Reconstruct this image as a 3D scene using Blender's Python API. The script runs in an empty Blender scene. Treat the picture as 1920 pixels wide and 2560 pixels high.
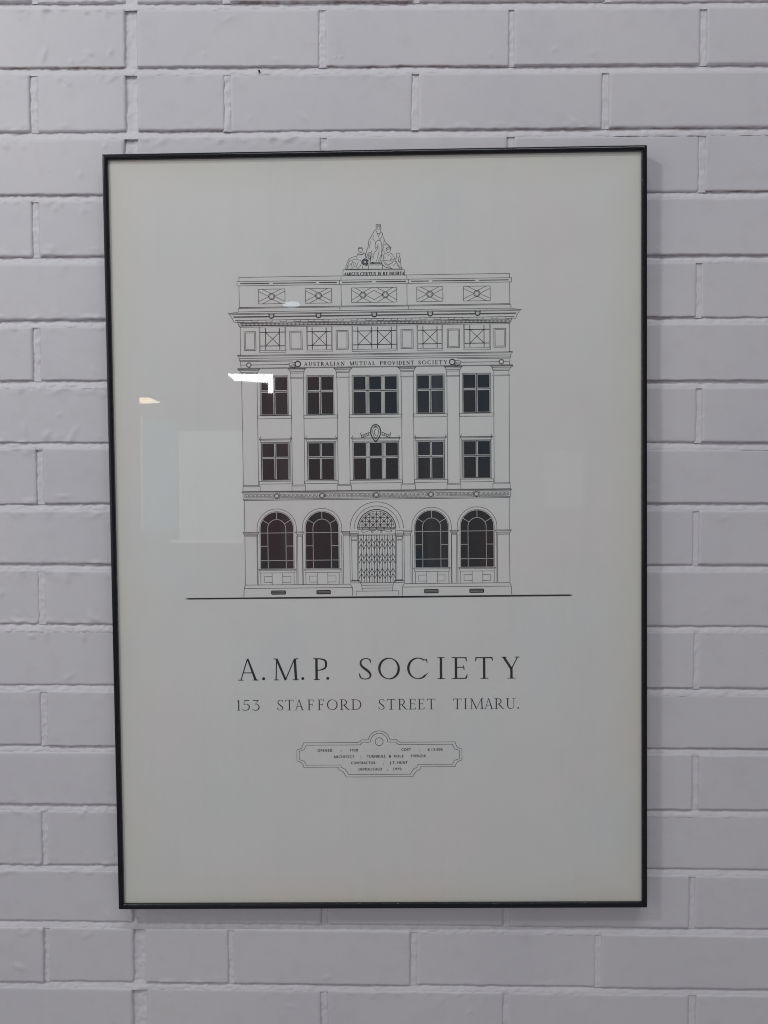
import bpy, math, random
import numpy as np
from mathutils import Matrix, Vector, noise
from math import radians, sin, cos, pi, sqrt, exp

random.seed(7)
scene = bpy.context.scene
COL = scene.collection

# ------------------------------------------------------------------ camera
HZ = 1.5                                   # lens height above the floor (m)
YAW, PITCH, ROLL, DIST = 0.013575, -0.031657, -0.0008185, 0.957704
FPX = 1921.0                               # focal length in pixels of the 1920 x 2560 photograph
def rot3(y, p, r):
    return (Matrix.Rotation(y, 3, 'Z') @ Matrix.Rotation(p, 3, 'X') @ Matrix.Rotation(r, 3, 'Y'))
CR = rot3(YAW, PITCH, ROLL)
CPOS = Vector((0, -DIST, HZ))
cam = bpy.data.cameras.new('camera')
cam.sensor_fit = 'VERTICAL'; cam.sensor_height = 36.0; cam.lens = 36.0 * FPX / 2560.0
cam.clip_start = 0.02; cam.clip_end = 200
camo = bpy.data.objects.new('camera', cam); COL.objects.link(camo)
right, fwd, up = CR.col[0], CR.col[1], CR.col[2]
m4 = Matrix((right, up, -fwd)).transposed().to_4x4(); m4.translation = CPOS
camo.matrix_world = m4
scene.camera = camo

# ------------------------------------------------------------------ world and lamps
world = bpy.data.worlds.new('World'); scene.world = world; world.use_nodes = True
bgn = world.node_tree.nodes['Background']
# a dim room all round: broad patches of dull red, neutral and blue-grey, added to tint the reflections
wt = world.node_tree
wg = wt.nodes.new('ShaderNodeTexCoord'); wn = wt.nodes.new('ShaderNodeTexNoise')
wn.inputs['Scale'].default_value = 8.5; wn.inputs['Detail'].default_value = 3.0
wr = wt.nodes.new('ShaderNodeValToRGB')
while len(wr.color_ramp.elements) < 4: wr.color_ramp.elements.new(.5)
for el, (p_, c_) in zip(wr.color_ramp.elements, ((.36, (.52, .88, 1.22)), (.45, (.95, 1.01, 1.02)), (.53, (1.0, 1.0, .98)), (.64, (1.48, .80, .84)))):
    el.position = p_; el.color = (*c_, 1)
wt.links.new(wg.outputs['Generated'], wn.inputs['Vector']); wt.links.new(wn.outputs['Fac'], wr.inputs[0]); wt.links.new(wr.outputs[0], bgn.inputs[0])
bgn.inputs[1].default_value = 0.222

def area(name, loc, target, sx, sy, power, col):
    l = bpy.data.lights.new(name, 'AREA'); l.shape = 'RECTANGLE'; l.size = sx; l.size_y = sy
    l.energy = power; l.color = col
    o = bpy.data.objects.new(name, l); COL.objects.link(o); o.location = loc
    o.rotation_euler = (Vector(target) - Vector(loc)).to_track_quat('-Z', 'Y').to_euler()
    return o
area('strip_lamp', (0.35, -2.2, 4.8), (0.3, 0, 1.3), 2.6, 0.06, 38.0, (0.96, 0.98, 1.0))
area('ceiling_panel', (-1.25, -1.35, 2.75), (0, 0, 1.5), 0.16, 0.16, 8.0, (0.97, 0.98, 1.0))
area('side_window_light', (-2.0, -1.7, 1.8), (0, 0, 1.8), 1.0, 1.2, 5.2, (0.97, 0.98, 1.0))  # unseen soft fill, added to brighten the left of the wall

vs = scene.view_settings
vs.view_transform = 'Standard'; vs.look = 'None'; vs.exposure = 0.0; vs.gamma = 1.0; vs.use_curve_mapping = False
scene.cycles.max_bounces = 8; scene.cycles.transparent_max_bounces = 16
scene.cycles.use_denoising = True
scene.cycles.filter_width = 1.05
scene.render.film_transparent = False

# ------------------------------------------------------------------ helpers
def ray(px, py):
    return (CR @ Vector(((px - 960) / FPX, 1.0, -(py - 1280) / FPX)))
def on_wall(px, py, Y=0.0):
    r = ray(px, py); t = (Y - CPOS.y) / r.y
    return CPOS + r * t
def tag(o, label=None, cat=None, group=None, kind=None):
    if label: o['label'] = label
    if cat: o['category'] = cat
    if group: o['group'] = group
    if kind: o['kind'] = kind
    return o
def mesh_obj(name, verts, faces, mat, parent=None, smooth=False):
    me = bpy.data.meshes.new(name); me.from_pydata(verts, [], faces); me.update()
    if smooth: me.polygons.foreach_set('use_smooth', [True] * len(me.polygons))
    if mat: me.materials.append(mat)
    o = bpy.data.objects.new(name, me); COL.objects.link(o)
    if parent: o.parent = parent
    return o
def empty(name, loc, rot=(0, 0, 0)):
    o = bpy.data.objects.new(name, None); COL.objects.link(o)
    o.location = loc; o.rotation_euler = rot; o.empty_display_size = 0.05
    return o

class NT:
    def __init__(s, name):
        s.m = bpy.data.materials.new(name); s.m.use_nodes = True
        s.t = s.m.node_tree; s.b = s.t.nodes['Principled BSDF']; s.out = s.t.nodes['Material Output']
    def n(s, typ, **kw):
        x = s.t.nodes.new(typ)
        for k, v in kw.items(): setattr(x, k, v)
        return x
    def l(s, a, b): s.t.links.new(a, b)
    def noise(s, vec, scale, detail=4, rough=.55):
        x = s.n('ShaderNodeTexNoise'); x.inputs['Scale'].default_value = scale
        x.inputs['Detail'].default_value = detail; x.inputs['Roughness'].default_value = rough
        s.l(vec, x.inputs['Vector']); return x.outputs['Fac']
    def ramp(s, fac, stops):
        x = s.n('ShaderNodeValToRGB'); s.l(fac, x.inputs[0]); e = x.color_ramp.elements
        while len(e) < len(stops): e.new(.5)
        for el, (p, c) in zip(e, stops): el.position = p; el.color = (*c, 1)
        return x.outputs[0]
    def mul(s, a, k):
        x = s.n('ShaderNodeMath', operation='MULTIPLY'); s.l(a, x.inputs[0]); x.inputs[1].default_value = k; return x.outputs[0]
    def add(s, a, b):
        x = s.n('ShaderNodeMath', operation='ADD'); s.l(a, x.inputs[0]); s.l(b, x.inputs[1]); return x.outputs[0]
    def bump(s, h, dist, strength=1.0):
        x = s.n('ShaderNodeBump'); x.inputs['Distance'].default_value = dist; x.inputs['Strength'].default_value = strength
        s.l(h, x.inputs['Height']); s.l(x.outputs[0], s.b.inputs['Normal']); return x
    def mix(s, fac, a, b):
        x = s.n('ShaderNodeMix', data_type='RGBA'); s.l(fac, x.inputs[0])
        for inp, v in ((x.inputs[6], a), (x.inputs[7], b)):
            if isinstance(v, tuple): inp.default_value = (*v, 1)
            else: s.l(v, inp)
        return x.outputs[2]

def paint_material(name, rough_amt, fine, k=1.0):
    t = NT(name)
    pos = t.n('ShaderNodeNewGeometry').outputs['Position']
    lowv = t.noise(pos, 5.0, 3); mid = t.noise(pos, 38.0, 4)
    base = t.ramp(lowv, [(.30, (.645 * k, .642 * k, .676 * k)), (.50, (.675 * k, .670 * k, .698 * k)), (.70, (.695 * k, .684 * k, .702 * k))])
    grime = t.ramp(mid, [(.30, (.93, .915, .905)), (.48, (1, 1, 1)), (1, (1, 1, 1))])
    mm = t.n('ShaderNodeMix', data_type='RGBA', blend_type='MULTIPLY'); mm.inputs[0].default_value = .5
    t.l(base, mm.inputs[6]); t.l(grime, mm.inputs[7])
    at = t.n('ShaderNodeAttribute', attribute_name='bare')
    bn = t.noise(pos, 55.0, 3)
    bm = t.n('ShaderNodeMath', operation='MULTIPLY'); t.l(at.outputs['Fac'], bm.inputs[0])
    t.l(t.ramp(bn, [(.38, (0, 0, 0)), (.60, (1, 1, 1))]), bm.inputs[1])
    col = t.mix(bm.outputs[0], mm.outputs[2], (.30, .205, .185))
    t.l(col, t.b.inputs['Base Color'])
    t.b.inputs['Roughness'].default_value = .48
    t.b.inputs['Specular IOR Level'].default_value = .35
    # roller stipple, brush drag and the odd pimple of dried paint
    st = t.noise(pos, 900.0, 2); br = t.noise(pos, 150.0, 5, .6)
    vo = t.n('ShaderNodeTexVoronoi'); vo.inputs['Scale'].default_value = 48.0; t.l(pos, vo.inputs['Vector'])
    pim = t.ramp(vo.outputs['Distance'], [(.0, (1, 1, 1)), (.085, (.55, .55, .55)), (.13, (0, 0, 0))])
    sel = t.ramp(t.noise(pos, 14.0, 2), [(.58, (0, 0, 0)), (.66, (1, 1, 1))])
    ps = t.n('ShaderNodeMath', operation='MULTIPLY'); t.l(pim, ps.inputs[0]); t.l(sel, ps.inputs[1])
    h = t.add(t.add(t.mul(st, .10 * fine), t.mul(br, .45 * rough_amt)), t.mul(ps.outputs[0], .5))
    t.bump(h, .0011, .75)
    return t.m
M_BRICK = paint_material('painted_brick', .42, .7)
M_MORTAR = paint_material('painted_mortar', 1.6, 1.6, 1.07)

def plain(name, col, rough=.5, metal=0, spec=.5):
    t = NT(name); t.b.inputs['Base Color'].default_value = (*col, 1)
    t.b.inputs['Roughness'].default_value = rough; t.b.inputs['Metallic'].default_value = metal
    t.b.inputs['Specular IOR Level'].default_value = spec
    return t.m
def emit(name, col, s):
    t = NT(name); e = t.n('ShaderNodeEmission'); e.inputs[0].default_value = (*col, 1); e.inputs[1].default_value = s
    t.l(e.outputs[0], t.out.inputs['Surface']); return t.m

# ------------------------------------------------------------------ the painted brick wall
JL = [13.5, 176, 336.5, 492.5, 648.5, 806.5, 959, 1112, 1267, 1417, 1567.5, 1719, 1870.5, 2018, 2168.5, 2309.5, 2461]
JR = [9, 168, 325, 485, 644, 800, 958, 1113.5, 1266, 1420.5, 1573, 1729, 1879, 2032.5, 2182, 2331, 2479.5]
MOD = 0.07659; JH = 0.0078
joints = {}
for k in range(17):
    a = on_wall(120, JL[k]); b = on_wall(1850, JR[k])
    joints[k] = (a.x, a.z, b.x, b.z)
for k in range(-3, 0):
    a = joints[0]; joints[k] = (a[0], a[1] - k * MOD, a[2], a[3] - k * MOD)
for k in range(17, 21):
    a = joints[16]; joints[k] = (a[0], a[1] - (k - 16) * MOD, a[2], a[3] - (k - 16) * MOD)
def jz(k, x):
    a = joints[k]; s = (a[3] - a[1]) / (a[2] - a[0]); xx = max(-.55, min(.55, x))
    return a[1] + s * (xx - a[0])

rowpx = lambda r: 0.5 * ((JL[max(0, min(16, r - 1))] + JL[max(0, min(16, r))]))
def wx(px, row):
    py = 90 if row == 1 else (-60 if row < 1 else (2530 if row > 16 else rowpx(row)))
    return on_wall(px, py).x
CL, CRT = wx(310, 1), wx(342, 1)
ODD = [wx(807, 1), wx(1281, 1), wx(1760, 1)]
EVEN = [wx(567, 2), wx(1040, 2), wx(1517, 2)]
PITCH_X = (ODD[2] - ODD[0]) / 2
left_even = {2: 83, 4: 88.5, 6: 91, 8: 99.5, 10: 104, 12: 110, 14: 111, 16: 116}
right_odd = {1: 1760, 3: 1757, 5: 1749, 7: 1748.5, 9: 1741, 11: 1742, 13: 1739, 15: 1731, 17: 1731}
XMIN, XMAX = -1.02, 1.02
rnd = random.Random(3)
JW = 0.0068
def row_segments(r):
    """(x0, x1) of every brick of a course"""
    js = []
    if r % 2:
        js += [ODD[0] + rnd.uniform(-.0015, .0015), ODD[1] + rnd.uniform(-.0015, .0015)]
        js.append(wx(right_odd[r], r) if r in right_odd else ODD[2])
        last = js[-1]; lj = CL - .2255
    else:
        js += [x + rnd.uniform(-.0015, .0015) for x in EVEN]
        last = js[-1]; lj = wx(left_even[r], r) if r in left_even else wx(88, 2)
    while last + PITCH_X < XMAX - .05: last += PITCH_X; js.append(last)
    lefts = [lj]
    while lefts[0] - PITCH_X > XMIN + .05: lefts.insert(0, lefts[0] - PITCH_X)
    hw = lambda: JW / 2 + rnd.uniform(-.0008, .0012)
    segs = []; x = XMIN
    for j in lefts: h = hw(); segs.append((x, j - h)); x = j + h
    segs.append((x, CL + rnd.uniform(-.001, .001))); x = CRT + rnd.uniform(-.001, .001)
    for j in js: h = hw(); segs.append((x, j - h)); x = j + h
    segs.append((x, XMAX))
    return segs, lefts, js

wall = empty('wall', (0, 0, 0)); tag(wall, 'white painted brick wall with struck mortar joints', kind='structure')

def brick(x0, x1, r, dense, lumpy, seed):
    rg = random.Random(seed)
    step = .0025 if dense else .012
    w = x1 - x0; zt = lambda x: jz(r - 1, x) - JH / 2; zb = lambda x: jz(r, x) + JH / 2
    dzt, dzb = rg.uniform(-.0006, .0006), rg.uniform(-.0006, .0006)
    tilt_b, tilt_t = rg.uniform(-.004, .004), rg.uniform(-.004, .004)
    off = rg.uniform(-.0011, .0009); tx, tz = rg.uniform(-.004, .004), rg.uniform(-.010, .010)
    rad = rg.uniform(.0018, .0036); radb = rg.uniform(.0010, .0026)
    def axis(L):
        e = [0, .0004, .0011, .0022, .004]
        n = max(2, int((L - .012) / step)); mid = [.006 + (L - .012) * i / n for i in range(n + 1)]
        return e + mid + [L - q for q in reversed(e)]
    H = zt((x0 + x1) / 2) - zb((x0 + x1) / 2)
    xs = axis(w); zs = axis(H); nx, nz = len(xs), len(zs)
    blobs = []
    if lumpy > .02 and dense:
        for _ in range(rg.randint(0, int(2 + 7 * lumpy))):
            bx, bz = rg.uniform(.01, w - .01), rg.choice([rg.uniform(.004, .018), rg.uniform(.004, H - .004), rg.uniform(H - .014, H - .003)])
            ang = rg.uniform(0, pi); la, lb = rg.uniform(.002, .009), rg.uniform(.0014, .003)
            blobs.append((bx, bz, cos(ang), sin(ang), la, lb, rg.uniform(.0004, .0013) * (.5 + lumpy)))
    verts, bare = [], []
    sx = seed * 3.17
    topm, botm = (rg.random() < .25 + .5 * lumpy), (rg.random() < .25 + .5 * lumpy)
    def vert(i, j):
        a, b = xs[i], zs[j]
        X = x0 + a
        z0, z1 = zb(X) + dzb + tilt_b * (a - w / 2) * .5, zt(X) + dzt + tilt_t * (a - w / 2) * .5
        Z = z0 + (z1 - z0) * b / H
        dx = min(a, w - a); db, dt = b, H - b
        dx_ = min(dx, db, dt)
        # rounded arrises
        y = 0.0
        for d, rr in ((dx, rad), (db, radb), (dt, rad)):
            if d < rr: y += rr * (1 - sqrt(max(0, 1 - (1 - d / rr) ** 2)))
        n1 = noise.noise((X * 7 + sx, Z * 9, sx)); n2 = noise.noise((X * 45, Z * 60, sx))
        y -= .00045 * n1 + .00010 * n2
        if lumpy > .02 and dense:
            n3 = noise.noise((X * 95 + 5, Z * 150, sx * 2)); n4 = noise.noise((X * 22, 3.1, sx))
            if botm: y -= exp(-(db / .008) ** 2) * max(0, n3 + .35 * n4 - .02) * .0034 * lumpy
            if topm: y -= exp(-(dt / .009) ** 2) * max(0, n3 - .3 * n4 - .02) * .0034 * lumpy
            for bx, bz, ca, sa, la, lb, hh in blobs:
                p, q = a - bx, b - bz
                if abs(p) < .02 and abs(q) < .02:
                    s_, t_ = (p * ca + q * sa) / la, (q * ca - p * sa) / lb
                    y -= hh * exp(-(s_ * s_ + t_ * t_))
        # wandering arrises
        f = exp(-dx_ / .005)
        wob = noise.noise((X * 60, Z * 60, sx + 9)) + .6 * noise.noise((X * 170, Z * 170, sx + 4))
        amp = .0008 * f
        if dx == dx_: X += amp * wob * (1 if a > w / 2 else -1)
        else: Z += amp * wob
        Y = y + off + tx * (a - w / 2) + tz * (b - H / 2)
        return (X, Y, Z)
    for j in range(nz):
        for i in range(nx):
            verts.append(vert(i, j)); bare.append(1.0 if j == 0 else (.35 if j == 1 else 0.0))
    faces = [(j * nx + i, j * nx + i + 1, (j + 1) * nx + i + 1, (j + 1) * nx + i) for j in range(nz - 1) for i in range(nx - 1)]
    # skirt back into the wall
    ring = [(i, 0) for i in range(nx)] + [(nx - 1, j) for j in range(1, nz)] + [(i, nz - 1) for i in range(nx - 2, -1, -1)] + [(0, j) for j in range(nz - 2, 0, -1)]
    b0 = len(verts)
    for i, j in ring:
        v = verts[j * nx + i]; verts.append((v[0], .016, v[2])); bare.append(1.0 if j == 0 else 0.0)
    nr = len(ring)
    for k in range(nr):
        i, j = ring[k]; i2, j2 = ring[(k + 1) % nr]
        faces.append((j * nx + i, b0 + k, b0 + (k + 1) % nr, j2 * nx + i2))
    o = mesh_obj('brick', verts, faces, M_BRICK, wall, True)
    att = o.data.attributes.new('bare', 'FLOAT', 'POINT'); keep = rg.choice([.15, .3, .55, .9])
    att.data.foreach_set('value', [v * keep for v in bare])
    return o

mverts, mfaces = [], []
def mortar_strip(p0, p1, nrm_w, along, across, prof, seed):
    """p0->p1 centre line (x,z); nrm_w half width; prof(t) depth for t in -1..1"""
    L = sqrt((p1[0] - p0[0]) ** 2 + (p1[1] - p0[1]) ** 2)
    n = max(2, int(L / along)); ux, uz = (p1[0] - p0[0]) / L, (p1[1] - p0[1]) / L
    vx, vz = -uz, ux
    b0 = len(mverts)
    for i in range(n + 1):
        for j in range(across + 1):
            t = -1 + 2 * j / across
            X = p0[0] + ux * L * i / n + vx * t * nrm_w; Z = p0[1] + uz * L * i / n + vz * t * nrm_w
            kx = max(.5, min(1.0, .8 - .7 * X))
            y = prof(t, X, Z) - .0012 * kx * noise.noise((X * 190, Z * 230, seed)) - .0008 * noise.noise((X * 75, Z * 75, seed)) - .0006 * noise.noise((X * 14, Z * 9, seed + 3))
            mverts.append((X, y, Z))
    for i in range(n):
        for j in range(across):
            a = b0 + i * (across + 1) + j
            mfaces.append((a, a + across + 1, a + across + 2, a + 1))

perp_list = []
nb = 0
FX0, FX1 = -.34, .30; FZ0, FZ1 = HZ - .50, HZ + .39    # area wholly behind the framed print
for r in range(-2, 21):
    segs, lefts, js = row_segments(r)
    zc = .5 * (jz(r - 1, 0) + jz(r, 0))
    for (x0, x1) in segs:
        if x1 - x0 < .02: continue
        inview = (-.52 < x1 and x0 < .54 and -1 < r < 19)
        behind = (x0 > FX0 and x1 < FX1 and FZ0 < zc - .04 and zc + .04 < FZ1)
        lump = max(.10, .95 - 1.2 * (x0 + .45)) * rnd.uniform(.3, 1.1)
        brick(x0, x1, r, inview and not behind, min(1.0, lump), 11 + nb * 7); nb += 1
    for x in lefts + js: perp_list.append((x, r, JW / 2 + .0025))
    perp_list.append(((CL + CRT) / 2, r, (CRT - CL) / 2 + .0025))

def bed_prof(t, X, Z):     # t=-1 bottom (near flush), t=+1 under the brick above (deep)
    g = .5 + .5 * noise.noise((X * 3.1, Z * 11, 2.0))
    return .0010 + (.0024 + .0020 * g) * max(0, min(1, (t + .75) / 1.5)) ** 1.4
def perp_prof(t, X, Z):
    g = .5 + .5 * noise.noise((X * 5.1, Z * 4, 7.0))
    return .0006 + .0016 * g + .0008 * (1 - t * t) + .0022 * max(0, abs(t) - .62) / .38
def col_prof(t, X, Z):
    return .0030 + .0012 * (1 - t * t) + .0014 * max(0, abs(t) - .75) / .25
for k in range(-3, 21):
    xs_ = [XMIN, -.55, .55, XMAX]
    for a, b in zip(xs_[:-1], xs_[1:]):
        vis = (a == -.55 and -1 <= k <= 18)
        mortar_strip((a, jz(k, a)), (b, jz(k, b)), JH / 2 + .0022, .0024 if vis else .01, 9 if vis else 4, bed_prof, k * 1.7)
for x, r, hw in perp_list:
    vis = abs(x) < .56 and 0 <= r <= 18
    mortar_strip((x, jz(r, x) + JH / 2 - .001), (x, jz(r - 1, x) - JH / 2 + .001), hw, .0024 if vis else .01, 7 if hw < .008 else 12, perp_prof if hw < .008 else col_prof, r * 2.3 + x)
mort = mesh_obj('mortar', mverts, mfaces, M_MORTAR, wall, True)
core = [(x, y, z) for x in (XMIN, XMAX) for y in (.0165, .11) for z in (jz(20, 0), jz(-3, 0))]
mesh_obj('wall_core', core, [(0, 1, 3, 2), (4, 6, 7, 5), (0, 4, 5, 1), (2, 3, 7, 6), (0, 2, 6, 4), (1, 5, 7, 3)], M_MORTAR, wall)
# one small dark pin hole in the joint
p = on_wall(648, 179)
ring = [(p.x + .0013 * cos(a) * (1 + .3 * sin(3 * a)), -.0012, p.z + .0015 * sin(a)) for a in [i * pi / 6 for i in range(12)]]
back = [(x * .5 + p.x * .5, .003, z * .5 + p.z * .5) for x, y, z in ring]
mesh_obj('pin_hole', ring + back, [tuple(range(11, -1, -1))] + [(i, (i + 1) % 12, 12 + (i + 1) % 12, 12 + i) for i in range(12)], plain('pin_hole_dark', (.02, .015, .012), .9), wall)

# ------------------------------------------------------------------ the framed print
FW, FH, FROT = 0.65542, 0.927518, 0.011815
FC = Vector((-0.0205785, 0, HZ - 0.0577015))
YF, YP = -0.0220, -0.0170
fr = empty('framed_print', FC, (0, -FROT, 0))
tag(fr, 'slim black metal frame holding a glazed print of a four storey building elevation', 'framed print')

tb = NT('black_anodised')
gp = tb.n('ShaderNodeTexCoord').outputs['Object']
tb.l(tb.ramp(tb.noise(gp, 60, 4), [(.3, (.004, .005, .009)), (.7, (.006, .007, .012))]), tb.b.inputs['Base Color'])
tb.l(tb.ramp(tb.noise(gp, 12, 2), [(.3, (.20, .20, .20)), (.7, (.25, .25, .25))]), tb.b.inputs['Roughness'])
tb.b.inputs['Specular IOR Level'].default_value = .38
M_FRAME = tb.m
prof = [(0, -.0015), (0, -.0203), (.0001, -.0211), (.0003, -.0215), (.0011, -.02161), (.0019, -.0217), (.0026, -.0219), (.0038, -.0219), (.0043, -.0217), (.0046, -.0211), (.0052, -.0209), (.0057, -.0205), (.0059, -.0198), (.0059, -.0150), (.0040, -.0150), (.0040, -.0015)]
def rail(a, b, inward, name):
    # a, b outer corners in frame coordinates (u, v); inward unit vector
    d = (Vector(b) - Vector(a)).normalized(); inn = Vector(inward)
    vs_, fs_ = [], []
    n = len(prof)
    for end, sgn in ((Vector(a), 1), (Vector(b), -1)):
        for q, y in prof:
            c = end + inn * q + d * (sgn * (q + .00012)); vs_.append((c.x, y, c.y))
    for i in range(n):
        fs_.append((i, (i + 1) % n, n + (i + 1) % n, n + i))
    fs_.append(tuple(range(n))); fs_.append(tuple(range(2 * n - 1, n - 1, -1)))
    o = mesh_obj(name, vs_, fs_, M_FRAME, fr)
    return o
hw_, hh_ = FW / 2, FH / 2
rail((-hw_, hh_), (hw_, hh_), (0, -1), 'frame_rail')
rail((hw_, hh_), (hw_, -hh_), (-1, 0), 'frame_rail')
rail((hw_, -hh_), (-hw_, -hh_), (0, 1), 'frame_rail')
rail((-hw_, -hh_), (-hw_, hh_), (1, 0), 'frame_rail')
def box(name, u0, u1, y0, y1, v0, v1, mat, parent):
    v = [(x, y, z) for x in (u0, u1) for y in (y0, y1) for z in (v0, v1)]
    return mesh_obj(name, v, [(0, 1, 3, 2), (4, 6, 7, 5), (0, 4, 5, 1), (2, 3, 7, 6), (0, 2, 6, 4), (1, 5, 7, 3)], mat, parent)
box('backing_board', -hw_ + .0042, hw_ - .0042, -.0145, -.0110, -hh_ + .0042, hh_ - .0042, plain('brown_board', (.25, .17, .10), .9), fr)

# paper
tp = NT('aged_paper')
oc = tp.n('ShaderNodeTexCoord').outputs['Object']
sep = tp.n('ShaderNodeSeparateXYZ'); tp.l(oc, sep.inputs[0])
def absd(o, half):
    a = tp.n('ShaderNodeMath', operation='ABSOLUTE'); tp.l(o, a.inputs[0])
    b = tp.n('ShaderNodeMath', operation='SUBTRACT'); b.inputs[0].default_value = half; tp.l(a.outputs[0], b.inputs[1]); return b.outputs[0]
mn = tp.n('ShaderNodeMath', operation='MINIMUM'); tp.l(absd(sep.outputs[0], hw_), mn.inputs[0]); tp.l(absd(sep.outputs[2], hh_), mn.inputs[1])
wob = tp.add(mn.outputs[0], tp.mul(tp.noise(oc, 6, 3), .022))
edge = tp.ramp(wob, [(.014, (1, 1, 1)), (.030, (.45, .45, .45)), (.060, (0, 0, 0))])
body = tp.ramp(tp.noise(oc, 9, 5, .6), [(.3, (.832, .824, .812)), (.55, (.850, .843, .832)), (.75, (.860, .852, .840))])
foxed = tp.mix(edge, body, (.805, .788, .725))
fs = tp.n('ShaderNodeTexVoronoi'); fs.inputs['Scale'].default_value = 34; tp.l(oc, fs.inputs['Vector'])
dot = tp.ramp(fs.outputs['Distance'], [(0, (1, 1, 1)), (.028, (.6, .6, .6)), (.05, (0, 0, 0))])
ds = tp.n('ShaderNodeMath', operation='MULTIPLY'); tp.l(dot, ds.inputs[0]); tp.l(tp.ramp(tp.noise(oc, 21, 2), [(.56, (0, 0, 0)), (.62, (.45, .45, .45))]), ds.inputs[1])
tp.l(tp.mix(ds.outputs[0], foxed, (.45, .41, .35)), tp.b.inputs['Base Color'])
tp.b.inputs['Roughness'].default_value = .85; tp.b.inputs['Specular IOR Level'].default_value = .2
tp.bump(tp.add(tp.mul(tp.noise(oc, 1400, 2), .12), tp.mul(tp.noise(oc, 14, 2), 1.0)), .0012, .5)
paper = box('print_sheet', -hw_ + .0043, hw_ - .0043, YP, YP + .0005, -hh_ + .0043, hh_ - .0043, tp.m, fr)
paper['label'] = 'cream paper sheet yellowed along its edges, printed with a line drawing and lettering'

# glass
tg = NT('picture_glass'); tg.t.nodes.remove(tg.b)
lw = tg.n('ShaderNodeLayerWeight'); lw.inputs[0].default_value = .5
pw = tg.n('ShaderNodeMath', operation='POWER'); tg.l(lw.outputs['Facing'], pw.inputs[0]); pw.inputs[1].default_value = 5
ma = tg.n('ShaderNodeMath', operation='MULTIPLY_ADD'); tg.l(pw.outputs[0], ma.inputs[0]); ma.inputs[1].default_value = .95; ma.inputs[2].default_value = .040
trn = tg.n('ShaderNodeBsdfTransparent'); trn.inputs[0].default_value = (.985, .99, .985, 1)
gl = tg.n('ShaderNodeBsdfGlossy'); gl.inputs['Roughness'].default_value = .016
go = tg.n('ShaderNodeTexCoord').outputs['Object']
bp = tg.n('ShaderNodeBump'); bp.inputs['Distance'].default_value = .0004; bp.inputs['Strength'].default_value = .05
tg.l(tg.noise(go, 6, 1), bp.inputs['Height']); tg.l(bp.outputs[0], gl.inputs['Normal'])
mx = tg.n('ShaderNodeMixShader'); tg.l(ma.outputs[0], mx.inputs[0]); tg.l(trn.outputs[0], mx.inputs[1]); tg.l(gl.outputs[0], mx.inputs[2])
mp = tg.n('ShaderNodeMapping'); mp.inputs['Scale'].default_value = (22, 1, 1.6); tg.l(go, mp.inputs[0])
refl_streaks = tg.mul(tg.ramp(tg.noise(mp.outputs[0], 1.0, 4), [(.52, (0, 0, 0)), (.80, (1, 1, 1))]), .026)  # pale vertical streaks painted in for faint reflections on the glass
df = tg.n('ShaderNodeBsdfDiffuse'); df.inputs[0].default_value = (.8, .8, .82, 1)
mx2 = tg.n('ShaderNodeMixShader'); tg.l(refl_streaks, mx2.inputs[0]); tg.l(mx.outputs[0], mx2.inputs[1]); tg.l(df.outputs[0], mx2.inputs[2])
tg.l(mx2.outputs[0], tg.out.inputs['Surface'])
box('glass_pane', -hw_ + .0044, hw_ - .0044, -.0196, -.0178, -hh_ + .0044, hh_ - .0044, tg.m, fr)

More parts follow.
